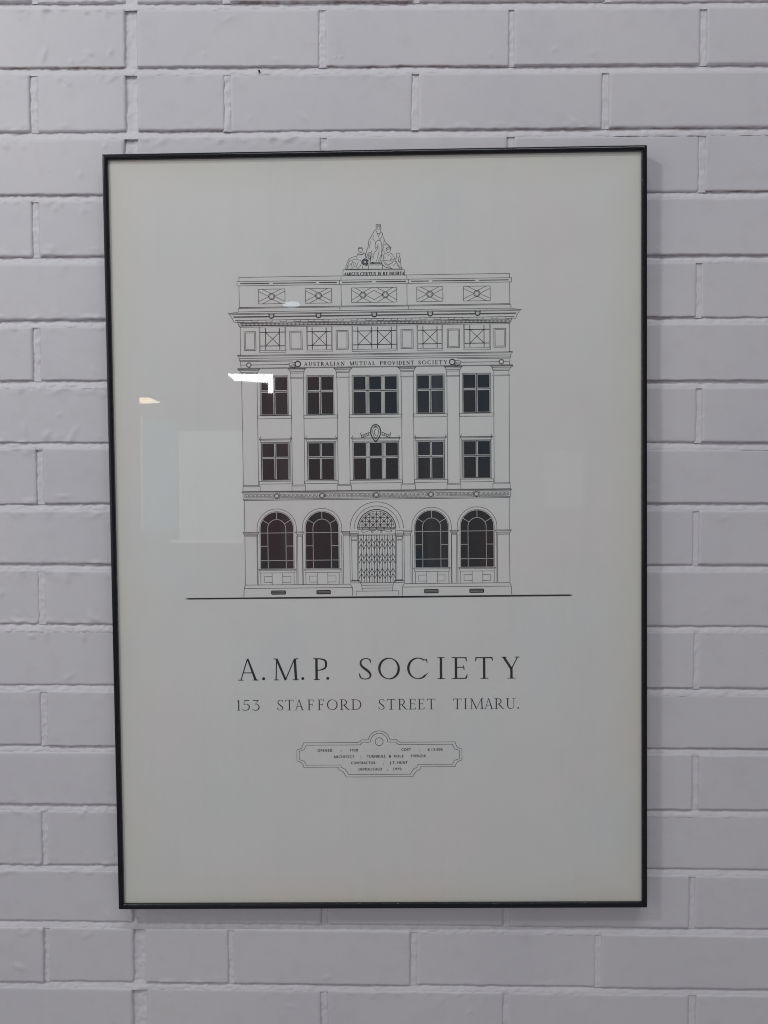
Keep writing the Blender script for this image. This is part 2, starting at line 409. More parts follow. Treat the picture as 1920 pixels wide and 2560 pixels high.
# ------------------------------------------------------------------ the printed drawing (page millimetres: u right, v up from the sheet's centre)
def pg(px, py):
    P = on_wall(px, py, YP)
    dx, dz = P.x - FC.x, P.z - FC.z; c, s = cos(FROT), sin(FROT)
    return ((dx * c + dz * s) * 1000, (-dx * s + dz * c) * 1000)
UC = -1.0                                   # the drawing's axis of symmetry
LWK = 1.10
class Ink:
    def __init__(s): s.v = []; s.f = []
    def quadstrip(s, L, R):
        b = len(s.v)
        for a, c in zip(L, R): s.v.append(a); s.v.append(c)
        for i in range(len(L) - 1): s.f.append((b + 2 * i, b + 2 * i + 1, b + 2 * i + 3, b + 2 * i + 2))
    def poly(s, pts):
        b = len(s.v); s.v += list(pts); s.f.append(tuple(range(b, b + len(pts))))
    def path(s, pts, w=.5, closed=False):
        pts = [Vector(p) for p in pts]
        if closed: pts = pts + [pts[0], pts[1]]
        ws = w if isinstance(w, (list, tuple)) else [w * LWK] * len(pts)
        L, R = [], []
        for i, p in enumerate(pts):
            if i == 0: d = pts[1] - p
            elif i == len(pts) - 1: d = p - pts[i - 1]
            else:
                d1, d2 = (p - pts[i - 1]), (pts[i + 1] - p)
                d = (d1.normalized() if d1.length else d1) + (d2.normalized() if d2.length else d2)
                if d.length < .2: d = d2
            d = d.normalized() if d.length else Vector((1, 0)); n = Vector((-d.y, d.x)) * ws[i] / 2
            L.append((p + n)[:]); R.append((p - n)[:])
        s.quadstrip(L, R)
    def rect(s, a, b, w=.5):
        (x0, y0), (x1, y1) = a, b
        s.path([(x0, y0), (x1, y0)], w); s.path([(x1, y0), (x1, y1)], w); s.path([(x1, y1), (x0, y1)], w); s.path([(x0, y1), (x0, y0)], w)
    def fill(s, a, b):
        (x0, y0), (x1, y1) = a, b; s.poly([(x0, y0), (x1, y0), (x1, y1), (x0, y1)])
    def arc(s, c, rx, ry, a0, a1, w=.5, n=28):
        s.path([(c[0] + rx * cos(radians(a0 + (a1 - a0) * i / n)), c[1] + ry * sin(radians(a0 + (a1 - a0) * i / n))) for i in range(n + 1)], w)
    def smooth(s, pts, w=.5, n=6):
        P = [Vector(p) for p in pts]; ws = w if isinstance(w, (list, tuple)) else [w * LWK] * len(P)
        out, ow = [], []
        for i in range(len(P) - 1):
            p0 = P[max(0, i - 1)]; p1 = P[i]; p2 = P[i + 1]; p3 = P[min(len(P) - 1, i + 2)]
            for k in range(n):
                t = k / n
                out.append(.5 * (2 * p1 + (p2 - p0) * t + (2 * p0 - 5 * p1 + 4 * p2 - p3) * t * t + (3 * p1 - p0 - 3 * p2 + p3) * t ** 3))
                ow.append(ws[i] + (ws[i + 1] - ws[i]) * t)
        out.append(P[-1]); ow.append(ws[-1]); s.path(out, ow)
    def build(s, name, mat, Y, parent):
        vs3 = [(u / 1000, Y, v / 1000) for u, v in s.v]
        return mesh_obj(name, vs3, s.f, mat, parent)
    def pieces(s, name, mat, Y, parent):
        for f_ in s.f:
            mesh_obj(name, [(s.v[i][0] / 1000, Y, s.v[i][1] / 1000) for i in f_], [tuple(range(len(f_)))], mat, parent)
mir = lambda p: (2 * UC - p[0], p[1])
K = 4.1475
def cx(dv):                                  # zoomed view (400 px wide, from pixel 560, 540 + dv) -> page
    return lambda x, y: pg(560 + x / K, 540 + dv + y / K)

M_INK = plain('black_ink', (.013, .012, .018), .55, 0, .4)
M_LINE = plain('pen_ink', (.022, .020, .026), .7, 0, .3)
M_PALE = plain('unprinted_paper_line', (.62, .62, .60), .85, 0, .2)
line, dark, pale, mask = Ink(), Ink(), Ink(), Ink()
W = .46
class Sym:                                   # draws on the left and mirrors to the right
    def path(s, pts, w=W): line.path(pts, w); line.path([mir(p) for p in pts], w)
    def smooth(s, pts, w=W): line.smooth(pts, w); line.smooth([mir(p) for p in pts], w)
    def rect(s, a, b, w=W): line.rect(a, b, w); line.rect(mir(a), mir(b), w)
    def fill(s, a, b): dark.fill(a, b); dark.fill(mir(b), mir(a))
    def arc(s, c, rx, ry, a0, a1, w=W, n=28): line.arc(c, rx, ry, a0, a1, w, n); line.arc(mir(c), rx, ry, 180 - a0, 180 - a1, w, n)
    def circ(s, c, r, w=W): s.arc(c, r, r, 0, 360, w, 20)
    def across(s, p, w=W): line.path([p, mir(p)], w)
    def vline(s, p, v2, w=W): s.path([p, (p[0], v2)], w)
S = Sym()
PX = 1000 * .000478 / K                      # one zoomed pixel in page millimetres

# --- parapet
A = cx(0)
v0, v1, v2, v3, v4, v5 = [A(152, y)[1] for y in (637, 681, 725, 949, 959, 995)]
uL = A(154, 640)[0]; uB = A(135, 700)[0]; uP = A(148, 975)[0]
uD1, uD2 = A(1213, 640)[0], A(1198, 700)[0]
S.across((uL, v0)); S.vline((uL, v0), v1); S.vline((uD1, v0), v1)
S.across((uB, v1)); S.across((uB, v2)); S.vline((uB, v1), v2); S.vline((uD2, v1), v2)
S.vline((uL, v2), v3); S.vline((uD1, v2), v3)
S.across((uL, v3), .6); S.across((uP, v4), .5); S.vline((uP, v4), v5); S.vline((uD2, v4), v5); S.across((uP, v5))
vs_ = (v1 + v2) / 2
for a, b in ((165, 470), (508, 952), (987, 1168), (1225, 1535)):
    S.path([(A(a, 700)[0], vs_), (A(b, 700)[0], vs_)], .95)
pt, pb = A(357, 760)[1], A(357, 912)[1]; pc = (pt + pb) / 2
def boss(c, r):
    for q in (c, mir(c)):
        line.arc(q, r, r, 0, 360, .75, 20); line.arc(q, r * .66, r * .66, 0, 360, .4, 16)
for a, b in ((357, 632), (845, 1115)):
    ua, ub = A(a, 830)[0], A(b, 830)[0]; um = (ua + ub) / 2; r = 31 * PX * 1.02
    S.rect((ua, pt), (ub, pb))
    for sx in (0, 1):
        for sy in (0, 1):
            ue = ua if sx == 0 else ub; ve = pt if sy == 0 else pb; du = (1 if sx == 0 else -1); dv = (-1 if sy == 0 else 1)
            S.path([(ue + du * 4.6, ve), (um - du * r * .25, pc - dv * r * 1.0)])
            S.path([(ue, ve + dv * 2.7), (um - du * r * 1.05, pc - dv * .2)])
    boss((um, pc), r)
ua = A(1322, 830)[0]; line.rect((ua, pt), (2 * UC - ua, pb), W)
um = A(1440, 825)[0]; r = 31 * PX
for dv in (1, -1):
    ve = pb if dv > 0 else pt
    S.path([(ua + 4.6, ve), (um - .5, pc - dv * r)]); S.path([(ua, ve + dv * 2.7), (um - r, pc)])
    S.path([(um + .4, pc - dv * r), (UC - 3.2, ve)]); S.path([(um + r, pc), (UC, ve + dv * 3.2)])
boss((um, pc), r)
# --- main cornice
lv = lambda y, x=60: A(x, y)[1]
prof_pts = [A(148, 996), A(40, 1013), A(62, 1023), A(78, 1052), A(96, 1084), A(104, 1106), A(140, 1107), A(147, 1118), A(158, 1140), A(166, 1155)]
S.path(prof_pts, .5)
S.across(A(40, 1014)); S.across((A(60, 0)[0], lv(1023)), .5); S.across((A(76, 0)[0], lv(1047)), .85); S.across((A(82, 0)[0], lv(1055)), .4)
S.across((A(96, 0)[0], lv(1084)), .6); S.across((A(104, 0)[0], lv(1107)), .5)
x = 172
vt, vb = lv(1085), lv(1104)
while x < 1500:
    c0 = A(x, 1090)[0]; S.path([(c0 - 4.2, vt), (c0 - 3.3, vb), (c0 + 3.3, vb), (c0 + 4.2, vt)], .42); x += 147.4
for x in (492, 980, 1556):
    c0 = A(x, 1040); c0 = (UC if x == 1556 else c0[0], lv(1044))
    for q in ((c0, mir(c0)) if x != 1556 else (c0,)):
        rr = 3.3
        for k in range(12): pass
        mask.poly([(q[0] - 3.6, q[1] + 3.2), (q[0] - 2.2, q[1] + 2.7), (q[0] + 2.2, q[1] + 2.7), (q[0] + 3.6, q[1] + 3.2), (q[0] + 3.5, q[1] - .2), (q[0] + 2.4, q[1] - 2.6), (q[0], q[1] - 3.4), (q[0] - 2.4, q[1] - 2.6), (q[0] - 3.5, q[1] - .2)])
        face_ = Ink(); face_.poly([(q[0] - 2.3, q[1] + 1.9), (q[0] + 2.3, q[1] + 1.9), (q[0] + 2.2, q[1] - .2), (q[0] + 1.1, q[1] - 1.9), (q[0] - 1.1, q[1] - 1.9), (q[0] - 2.2, q[1] - .2)]); face_.build('mask_face', M_PALE, YP - .00022, paper)
        line.path([(q[0] - 1.3, q[1] + .9), (q[0] - .1, q[1] - .9), (q[0] + 1.1, q[1] + .8)], .55)
va, vb = lv(1116, 150), lv(1138, 150)
S.across((A(147, 0)[0], va), .6); S.across((A(158, 0)[0], vb), .6)
n = 205; u0_ = A(152, 1120)[0]; u1_ = 2 * UC - u0_
for i in range(n + 1):
    q = u0_ + (u1_ - u0_) * i / n; line.path([(q, va), (q, vb)], .48)
# --- attic storey (crossed grilles)
C = cx(260)
cv = lambda y, x=168: C(x, y)[1]
S.across((C(160, 66)[0], cv(64)), .5); S.across((C(166, 0)[0], cv(76)), .45)
S.vline((C(168, 76)[0], cv(76)), cv(366))
for a, b in ((210, 330), (683, 810), (1163, 1288)):
    ua, ub = C(a, 220)[0], C(b, 220)[0]; t, bt = C(210, 123)[1], C(210, 317)[1]
    S.rect((ua, t), (ub, bt), .55); S.rect((ua + 1.5, t - 1.4), (ub - 1.5, bt + 1.4), .42)
t, s1, s2, l0, h1, h2, l1 = [C(400, y)[1] for y in (76, 318, 338, 85, 128, 270, 312)]
for a, b, p, q in ((366, 640, 431, 577), (858, 1122, 915, 1061)):
    ua, ub, up_, uq = [C(k, 200)[0] for k in (a, b, p, q)]
    S.path([(ua, t), (ua, s2), (ub, s2), (ub, t)]); S.path([(ua, s1), (ub, s1)], .4); S.path([(ua + .9, t), (ua + .9, s1)], .35); S.path([(ub - .9, t), (ub - .9, s1)], .35)
    for k in (up_, uq): S.path([(k, l0), (k, l1)], .8)
    for k in (h1, h2): S.path([(ua + 1.1, k), (ub - 1.1, k)], .8)
    S.path([(up_, h1), (uq, h2)], .62); S.path([(up_, h2), (uq, h1)], .62)
ua, up_, uq = [C(k, 200)[0] for k in (1328, 1388, 1532)]
S.path([(ua, t), (ua, s2)]); line.path([(ua, s2), mir((ua, s2))], W); line.path([(ua, s1), mir((ua, s1))], .4); S.path([(ua + .9, t), (ua + .9, s1)], .35)
for k in (up_, uq): S.path([(k, l0), (k, l1)], .8)
for k in (h1, h2): S.across((ua + 1.1, k), .8)
S.path([(up_, h1), (uq, h2)], .62); S.path([(up_, h2), (uq, h1)], .62)
# --- entablature with the name
S.path([C(172, 362), C(138, 368), C(160, 400), C(163, 428), C(170, 434), C(172, 462), C(178, 500)])
for x, y, w in ((138, 368, .6), (146, 378, .4), (160, 400, .5)): S.across((C(x, y)[0], C(138, y)[1]), w)
ub = C(765, 440)[0]
S.path([(C(163, 420)[0], C(163, 420)[1]), (ub, C(163, 420)[1])], .5); S.path([(C(166, 432)[0], C(163, 432)[1]), (ub - 6, C(163, 432)[1])], .5)
S.across((ub, C(765, 411)[1]), .5); S.vline((ub, C(765, 411)[1]), C(765, 432)[1])
vv = C(258, 467)[1]; S.path([(C(175, 467)[0], vv), (C(232, 467)[0], vv)]); S.path([(C(285, 467)[0], vv), (C(668, 467)[0], vv)], .6)
cc = (C(258, 467)[0], vv); S.circ(cc, 26 * PX, .5); S.circ(cc, 20 * PX, .35)
cc = (C(765, 461)[0], C(258, 463)[1]); S.circ(cc, 31 * PX, .75); S.circ(cc, 25 * PX, .4)
for k in range(5):
    a = C(742, 440 + 8 * k); b = C(668 + 14 * k, 455 + 12 * k); mid_ = C(700 + 9 * k, 444 + 10 * k + (12 if k else 0))
    S.smooth([a, mid_, b], .5)
S.smooth([C(668, 452), C(680, 470), C(676, 478), C(692, 482), C(690, 490), C(708, 488), C(706, 496), C(724, 488), C(742, 494)], .5)
for k in (500, 507): S.across((C(140, k)[0], C(140, k)[1]), .42)
# --- pilasters
vc0, vc1, vc2, vc3 = [C(700, y)[1] for y in (506, 518, 537, 551)]
vn0, vn1 = C(700, 598)[1], C(700, 606)[1]
E = cx(500)
vb0, vb1, vb2 = [E(700, y)[1] for y in (716, 727, 780)]
def pilaster(t0, t1, n0, n1, s0, s1, b0, b1):
    t0, t1, n0, n1 = [C(k, 530)[0] for k in (t0, t1, n0, n1)]; s0, s1 = [C(k, 800)[0] for k in (s0, s1)]; b0, b1 = [E(k, 750)[0] for k in (b0, b1)]
    S.path([(t0, vc0), (t1, vc0)], .5); S.smooth([(t0, vc0), (t0 + 2.2, vc1), (n0 - .8, vc2), (n0, vc3)], .5); S.smooth([(t1, vc0), (t1 - 2.2, vc1), (n1 + .8, vc2), (n1, vc3)], .5)
    for f_, vv_ in ((.42, vc1), (.86, vc2), (1.0, vc3)): S.path([(t0 + (n0 - t0) * f_, vv_), (t1 + (n1 - t1) * f_, vv_)], .45)
    S.path([(n0, vc3), (n0, vn0)]); S.path([(n1, vc3), (n1, vn0)])
    S.path([(n0 - .7, vn0), (n1 + .7, vn0), (n1 + .7, vn1), (n0 - .7, vn1), (n0 - .7, vn0)], .42)
    S.path([(s0, vn1), (s0, vb0)]); S.path([(s1, vn1), (s1, vb0)])
    S.path([(b0, vb2), (b0, vb1), (b0 + 1.0, vb0), (b1 - 1.0, vb0), (b1, vb1), (b1, vb2)], .48); S.path([(b0, vb1), (b1, vb1)], .36)
pilaster(140, 372, 183, 345, 186, 345, 197, 375)
pilaster(660, 850, 692, 825, 697, 826, 705, 847)
pilaster(1137, 1330, 1166, 1296, 1173, 1297, 1173, 1322)
# --- upper windows
def pane(ua, ub, va, vb): dark.fill((ua, va), (ub, vb))
def window(fn, fx0, fx1, fy0, fy1, cols, r0, r1, ref):
    v = lambda y: fn(ref, y)[1]
    u = lambda x, y=700: fn(x, (fy0 + fy1) / 2)[0]
    cen = fx1 is None
    a = u(fx0); b = 2 * UC - a if cen else u(fx1)
    reps = (0,) if cen else (0, 1)
    for m in reps:
        g = mir if m else (lambda p: p)
        def R_(p, q, w=.5): line.rect(g(p), g(q), w)
        R_((a, v(fy0)), (b, v(fy1)), .5); R_((a + 1.1, v(fy0) - 1.1), (b - 1.1, v(fy1) + .7), .38)
        vm0, vm1 = v(r0[1]), v(r1[0]); vm = (vm0 + vm1) / 2
        line.path([g((a + 1, vm)), g((b - 1, vm))], .75); 
        us = [(u(c0), u(c1)) for c0, c1 in cols]
        if cen: us = us + [(2 * UC - us[0][1], 2 * UC - us[0][0])]; us[1] = (-UC * 0 + (2 * UC - us[1][1] + us[1][0]) / 2, (2 * UC - us[1][0] + us[1][1]) / 2)
        for i, (p, q) in enumerate(us):
            for ra, rb in (r0, r1):
                P, Q = g((p, v(ra))), g((q, v(rb))); dark.fill(P, Q)
                line.rect((P[0], P[1]), (Q[0], Q[1]), .3)
            if i:
                mm_ = (us[i - 1][1] + p) / 2; gap = p - us[i - 1][1]
                line.path([g((mm_, v(fy0))), g((mm_, v(fy1)))], .75 if gap < 4 else .4)
                if gap > 4:
                    for e_ in (-.28, .28): line.path([g((mm_ + gap * e_, v(fy0))), g((mm_ + gap * e_, v(fy1)))], .35)
window(C, 375, 665, 581, 990, [(391, 510), (533, 655)], (597, 730), (756, 978), 390)
window(C, 853, 1140, 577, 986, [(869, 986), (1011, 1128)], (593, 726), (752, 974), 868)
window(C, 1330, None, 574, 982, [(1346, 1467), (1507, 1627)], (590, 722), (748, 970), 1345)
for a, b in ((347, 702), (827, 1178)):
    S.rect((C(a, 1005)[0], C(700, 990)[1]), (C(b, 1005)[0], C(700, 1021)[1]), .45)
a = C(1297, 1000)[0]; line.rect((a, C(700, 990)[1]), (2 * UC - a, C(700, 1021)[1]), .45)
# --- first floor windows with hoods
window(E, 391, 680, 279, 667, [(402, 521), (545, 664)], (291, 424), (447, 661), 402)
window(E, 870, 1150, 275, 662, [(880, 994), (1017, 1136)], (287, 418), (445, 657), 880)
window(E, 1340, None, 271, 659, [(1350, 1472), (1512, 1632)], (282, 414), (441, 651), 1350)
h0, h1, h2 = [E(600, y)[1] for y in (238, 249, 270)]
q0, q1 = E(700, 675)[1], E(700, 703)[1]
for a, b, i0, i1 in ((362, 706, 376, 692), (835, 1176, 856, 1164), (1316, None, 1328, None)):
    A0, I0 = E(a, 250)[0], E(i0, 250)[0]
    B0 = 2 * UC - A0 if b is None else E(b, 250)[0]; I1 = 2 * UC - I0 if i1 is None else E(i1, 250)[0]
    fn = line if b is None else S
    fn.path([(A0, h0), (B0, h0)], .7); fn.path([(A0 + .6, h0), (I0, h1), (I1, h1), (B0 - .6, h0)], .5)
    fn.path([(I0, h1), (I0 + .4, h2), (I1 - .4, h2), (I1, h1)], .5)
    fn.smooth([(A0 + .4, h0), (A0 + 1.6, h0 + 1.2), (A0 + 2.4, h0 + 3.2)], .5); fn.smooth([(B0 - .4, h0), (B0 - 1.6, h0 + 1.2), (B0 - 2.4, h0 + 3.2)], .5)
    fn.path([(I0 + .8, h2), (I0 + .8, q0)], .4); fn.path([(I1 - .8, h2), (I1 - .8, q0)], .4)
for a, b in ((365, 711), (835, 1183)): S.rect((E(a, 690)[0], q0), (E(b, 690)[0], q1), .45)
a = E(1306, 690)[0]; line.rect((a, q0), (2 * UC - a, q1), .45)
# cartouche over the middle window
cc = (UC, E(1567, 166)[1])
for rx, ry, w in ((6.3, 8.7, .8), (5.4, 7.7, .4)): line.arc((cc[0], cc[1] + .6), rx, ry, 20, 160, w); line.smooth([(cc[0] + rx * .94, cc[1] + .6 + ry * .34), (cc[0] + rx * .98, cc[1] - 2), (cc[0] + rx * .6, cc[1] - 7.2), (cc[0], cc[1] - 11.5 + (6.3 - rx)), (cc[0] - rx * .6, cc[1] - 7.2), (cc[0] - rx * .98, cc[1] - 2), (cc[0] - rx * .94, cc[1] + .6 + ry * .34)], w)
line.smooth([(cc[0] - 3.6, cc[1] + 2), (cc[0] - 2.6, cc[1] + 5), (cc[0], cc[1] + 6.2), (cc[0] + 2.6, cc[1] + 5), (cc[0] + 3.4, cc[1] + 1), (cc[0] + 2.6, cc[1] - 3.5), (cc[0], cc[1] - 8), (cc[0] - 2.8, cc[1] - 3.5), (cc[0] - 3.6, cc[1] + 2)], .55)
line.smooth([(cc[0] + 1, cc[1] + 3.6), (cc[0] - 1, cc[1] + 2.4), (cc[0] - 1.6, cc[1] - .6), (cc[0] - .6, cc[1] - 3.4), (cc[0] + .8, cc[1] - 4.6)], .6)
S.smooth([(cc[0] - 1.4, cc[1] + 7.2), (cc[0] - .6, cc[1] + 5.4), (cc[0], cc[1] + 7.6)], .5)
for k in range(5):
    bx = cc[0] - 7.2 - 2.2 * k; by = cc[1] - 1.6 - .8 * k
    S.smooth([(bx, by + 1.5 - .15 * k), (bx - 1.2, by + 1.0), (bx - 1.5, by - 1.2), (bx - .3, by - 1.9 + .1 * k)], .55); S.path([(bx, by + 1.2), (bx - 2.2, by + .6)], .45); S.path([(bx, by - 1.9), (bx - 2.2, by - 2.5)], .5)
S.smooth([(cc[0] - 16.5, cc[1] - 4.0), (cc[0] - 18.5, cc[1] - 2.2), (cc[0] - 17.6, cc[1] - .6)], .6)
# --- string course with key pattern
for y, x, w in ((783, 190, .45), (790, 182, .6), (800, 197, .45), (864, 197, .5), (876, 208, .6)): S.across((E(x, y)[0], E(190, y)[1]), w)
S.path([E(180, 789), E(197, 800), E(198, 866), E(210, 878)], .5)
mt, mb = E(500, 812)[1], E(500, 848)[1]; bt, bb = E(500, 800)[1], E(500, 863)[1]
vm = (mt + mb) / 2
for xc in (546, 1016, 1584):
    u_ = UC if xc == 1584 else E(xc, 830)[0]
    S.circ((u_, vm), 26 * PX, .65); S.circ((u_, vm), 18 * PX, .32)
    for d in (-31, 31): S.path([(u_ + d * PX, bt), (u_ + d * PX, bb)], .42)
def meander(a, b, n):
    ua, ub = E(a, 830)[0], E(b, 830)[0]; st = (ub - ua) / n; hgt = mt - mb
    for i in range(n):
        o = ua + st * i; w = st
        for g in ((lambda p: p), mir):
            line.path([g(p) for p in [(o, mb)]] + [g((o, mt))], .42)
            line.path([g((o, mt)), g((o + .82 * w, mt))], .42); line.path([g((o + .82 * w, mt)), g((o + .82 * w, mt - .70 * hgt))], .42)
            line.path([g((o + .82 * w, mt - .70 * hgt)), g((o + .42 * w, mt - .70 * hgt))], .42); line.path([g((o + .42 * w, mt - .70 * hgt)), g((o + .42 * w, mt - .36 * hgt))], .42)
            line.path([g((o + .22 * w, mt - .18 * hgt)), g((o + .22 * w, mb))], .42)
            line.path([g((o + .22 * w, mb)), g((o + w, mb))], .42)
meander(216, 508, 7); meander(584, 980, 9); meander(1053, 1548, 11)
# --- ground floor
G = cx(700)
gv = lambda y, x=540: G(x, y)[1]
S.path([G(210, 45), (G(216, 378)[0], gv(378, 216))]); S.path([(G(217, 425)[0], gv(425, 217)), G(222, 925)], W)
vcen = gv(338); vsp = gv(372)
def arched(xc, refx):
    u0 = G(xc, 338)[0]; R1, R2, R3, Ri = [k * PX * 1.005 for k in (209, 181, 173, 96)]
    v_b = gv(753)
    for m in (0, 1):
        c0 = u0 if not m else 2 * UC - u0
        line.arc((c0, vcen), R1, R1, 0, 180, .45, 40); line.path([(c0 - R1, vcen), (c0 - R1, vsp)], .45); line.path([(c0 + R1, vcen), (c0 + R1, vsp)], .45)
        line.arc((c0, vcen), R2, R2, 0, 180, .4, 40)
        for sg in (-1, 1):
            line.path([(c0 + sg * R2, vcen), (c0 + sg * R2, v_b)], .4)
            line.path([(c0 + sg * (R2 + 2.9), gv(415)), (c0 + sg * (R2 + 2.9), gv(918))], .45)
        pts = [(c0 + R3 * cos(pi * i / 40), vcen + R3 * sin(pi * i / 40)) for i in range(41)] + [(c0 - R3, v_b), (c0 + R3, v_b)]
        dark.poly(pts)
        pw_ = .62; pale = Ink()
        pale.arc((c0, vcen), Ri, Ri, 0, 180, pw_, 30)
        for sg in (-1, 1):
            pale.path([(c0 + sg * Ri, vcen), (c0 + sg * Ri, v_b)], pw_)
            pale.path([(c0 + sg * R3, gv(520)), (c0 + sg * Ri, gv(520))], pw_)
            an = radians(31); pale.path([(c0 + sg * R3 * cos(an), vcen + R3 * sin(an)), (c0 + sg * Ri * cos(an) * 1.0, vcen + Ri * sin(an))], pw_)
        pale.path([(c0, vcen + R3), (c0, vcen + Ri)], pw_)
        for y in (383, 669): pale.path([(c0 - R3, gv(y)), (c0 + R3, gv(y))], pw_)
        pale.build('glazing_bars', M_PALE, YP - .00022, paper)
    # sill and panels under it
    s0, s1, s2_ = gv(760), gv(771), gv(797)
    e = u0
    S.path([(e - 23.0, s0), (e + 23.0, s0)], .55); S.path([(e - 23.0, s0), (e - 21.6, s1), (e - 21.4, s2_), (e + 21.4, s2_), (e + 21.6, s1), (e + 23.0, s0)], .5); S.path([(e - 21.6, s1), (e + 21.6, s1)], .4)
    g0, g1 = s2_, gv(918)
    for d in (-20.6, -6.6, 6.4, 20.4): S.path([(e + d, g0), (e + d, g1)], .45)
    r0, r1 = gv(834), gv(896)
    S.path([(e - 6.6, r0), (e - 16.0, r0), (e - 16.0, r1), (e - 6.6, r1)], .45); S.path([(e + 6.4, r0), (e + 16.4, r0), (e + 16.4, r1), (e + 6.4, r1)], .45)
arched(547, 547); arched(1016, 1016)
def pier_cap(a, b, c, d):
    a, b, c, d = [G(k, 395)[0] for k in (a, b, c, d)]
    ys = [gv(y) for y in (375, 384, 398, 408, 420)]
    S.path([(a, ys[0]), (b, ys[0])], .5); S.path([(a, ys[0]), (a + (c - a) * .45, ys[1]), (a + (c - a) * .7, ys[2]), (c, ys[3]), (c, ys[4])], .5)
    S.path([(b, ys[0]), (b + (d - b) * .45, ys[1]), (b + (d - b) * .7, ys[2]), (d, ys[3]), (d, ys[4])], .5)
    for f_, y in ((.45, ys[1]), (.7, ys[2]), (1, ys[3]), (1, ys[4])): S.path([(a + (c - a) * f_, y), (b + (d - b) * f_, y)], .42)
pier_cap(193, 363, 215, 347); pier_cap(736, 829, 760, 812); pier_cap(1212, 1306, 1236, 1303)
for x in (343, 764, 813, 1237): S.vline((G(x, 600)[0], gv(420)), gv(916), .45)
# plinth
pl0, pl1 = gv(921), gv(956)
S.path([(G(222, 921)[0], pl0), (G(1312, 921)[0], pl0)], .5); S.path([(G(209, 956)[0], pl1), (G(1332, 956)[0], pl1)], .5)
S.path([(G(222, 921)[0], pl0), (G(209, 960)[0], pl1), (G(206, 1040)[0], gv(1043))], .55)
S.path([(G(1312, 921)[0], pl0), (G(1332, 956)[0], pl1), (G(1334, 1030)[0], gv(1043))], .5)
for a, b in ((494, 637), (963, 1103)):
    ua, ub = G(a, 1000)[0], G(b, 1000)[0]; t, bt_ = gv(984), gv(1018)
    S.rect((ua, t), (ub, bt_), 1.0)
    for i in range(1, 26): S.path([(ua + (ub - ua) * i / 26, t), (ua + (ub - ua) * i / 26, bt_)], .36)
    S.path([(ua, (t + bt_) / 2), (ub, (t + bt_) / 2)], .4)
# door
vd = gv(348); vl = gv(340)
for R_, w in ((284, .5), (240, .45), (203, .95), (186, .5)):
    line.arc((UC, vd), R_ * PX, R_ * PX, 0, 180, w, 48)
for y, hw2, w in ((337, 196, .55), (350, 200, .5), (357, 204, .4), (405, 200, .4), (416, 204, .6)): line.path([(UC - hw2 * PX, gv(y)), (UC + hw2 * PX, gv(y))], w)
Rl = 184 * PX; st = 39 * PX
for i in range(-4, 5):
    xx = i * st; hgt = sqrt(max(0, Rl * Rl - xx * xx)); line.path([(UC + xx, vl), (UC + xx, vd + hgt)], .62)
for j in range(1, 5):
    yy = j * st; hgt = sqrt(max(0, Rl * Rl - yy * yy)); line.path([(UC - hgt, vd + yy), (UC + hgt, vd + yy)], .55)
for i in range(-5, 5):
    for j in range(0, 5):
        x0_, y0_ = i * st, j * st
        ins = lambda x, y: x * x + y * y < Rl * Rl * 1.03
        e = ((x0_, y0_), (x0_ + st, y0_ + st)) if (i + j) % 2 == 0 else ((x0_ + st, y0_), (x0_, y0_ + st))
        if ins(*e[0]) and ins(*e[1]): line.path([(UC + e[0][0], vd + e[0][1]), (UC + e[1][0], vd + e[1][1])], .6)
vv = gv(378)
S.smooth([(UC - .6, vv + .3), (UC - 3, vv + 1.4), (UC - 6, vv + .6), (UC - 6.4, vv - .9), (UC - 4.6, vv - 1.0), (UC - 4.2, vv + .2)], .5)
S.smooth([(UC - 3.2, vv + 1.3), (UC - 9, vv + 1.2), (UC - 14, vv - .6), (UC - 18, vv - .6), (UC - 18.4, vv + .9), (UC - 16.2, vv + 1.0)], .5)
# folding gate
gt, gb = gv(416), gv(906); gw = 196 * PX; ng = 14
for i in range(ng + 1):
    q = UC - gw + 2 * gw * i / ng; line.path([(q, gt), (q, gb)], .62 if i != ng // 2 else .95)
for (y0_, y1_) in ((450, 562), (604, 712), (758, 866)):
    va_, vb_ = gv(y0_), gv(y1_); hh2 = (va_ - vb_) / 2; vm_ = (va_ + vb_) / 2
    for k in range(-1, 7):
        a0 = UC + (2 * k - 6 + .0) * gw / 7 + gw / 7 * 0
        for (pa, pb2) in (((a0, va_), (a0 + gw / 7, vm_)), ((a0 + gw / 7, vm_), (a0 + 2 * gw / 7, va_)), ((a0, vm_), (a0 + gw / 7, vb_)), ((a0 + gw / 7, vb_), (a0 + 2 * gw / 7, vm_))):
            if abs(pa[0] - UC) <= gw + .1 and abs(pb2[0] - UC) <= gw + .1: line.path([pa, pb2], .55)
# door pilasters
for (y, a, b, w) in ((397, 1306, 1395, .5), (408, 1310, 1393, .4), (420, 1312, 1390, .5), (432, 1318, 1387, .5), (462, 1326, 1383, .4), (470, 1326, 1383, .45), (880, 1322, 1393, .5), (888, 1314, 1405, .8), (908, 1312, 1412, .5)):
    S.path([(G(a, 640)[0], gv(y)), (G(b, 640)[0], gv(y))], w)
S.path([(G(1306, 640)[0], gv(375)), (G(1306, 640)[0], gv(397))]); S.path([(G(1308, 640)[0], gv(397)), (G(1320, 640)[0], gv(432)), (G(1326, 640)[0], gv(470)), (G(1327, 640)[0], gv(880)), (G(1313, 640)[0], gv(888))], .5)
S.path([(G(1395, 640)[0], gv(375)), (G(1395, 640)[0], gv(397)), (G(1386, 640)[0], gv(432)), (G(1383, 640)[0], gv(470)), (G(1384, 640)[0], gv(880)), (G(1408, 640)[0], gv(888)), (G(1412, 640)[0], gv(908)), (G(1425, 640)[0], gv(933)), (G(1430, 640)[0], gv(992))], .5)
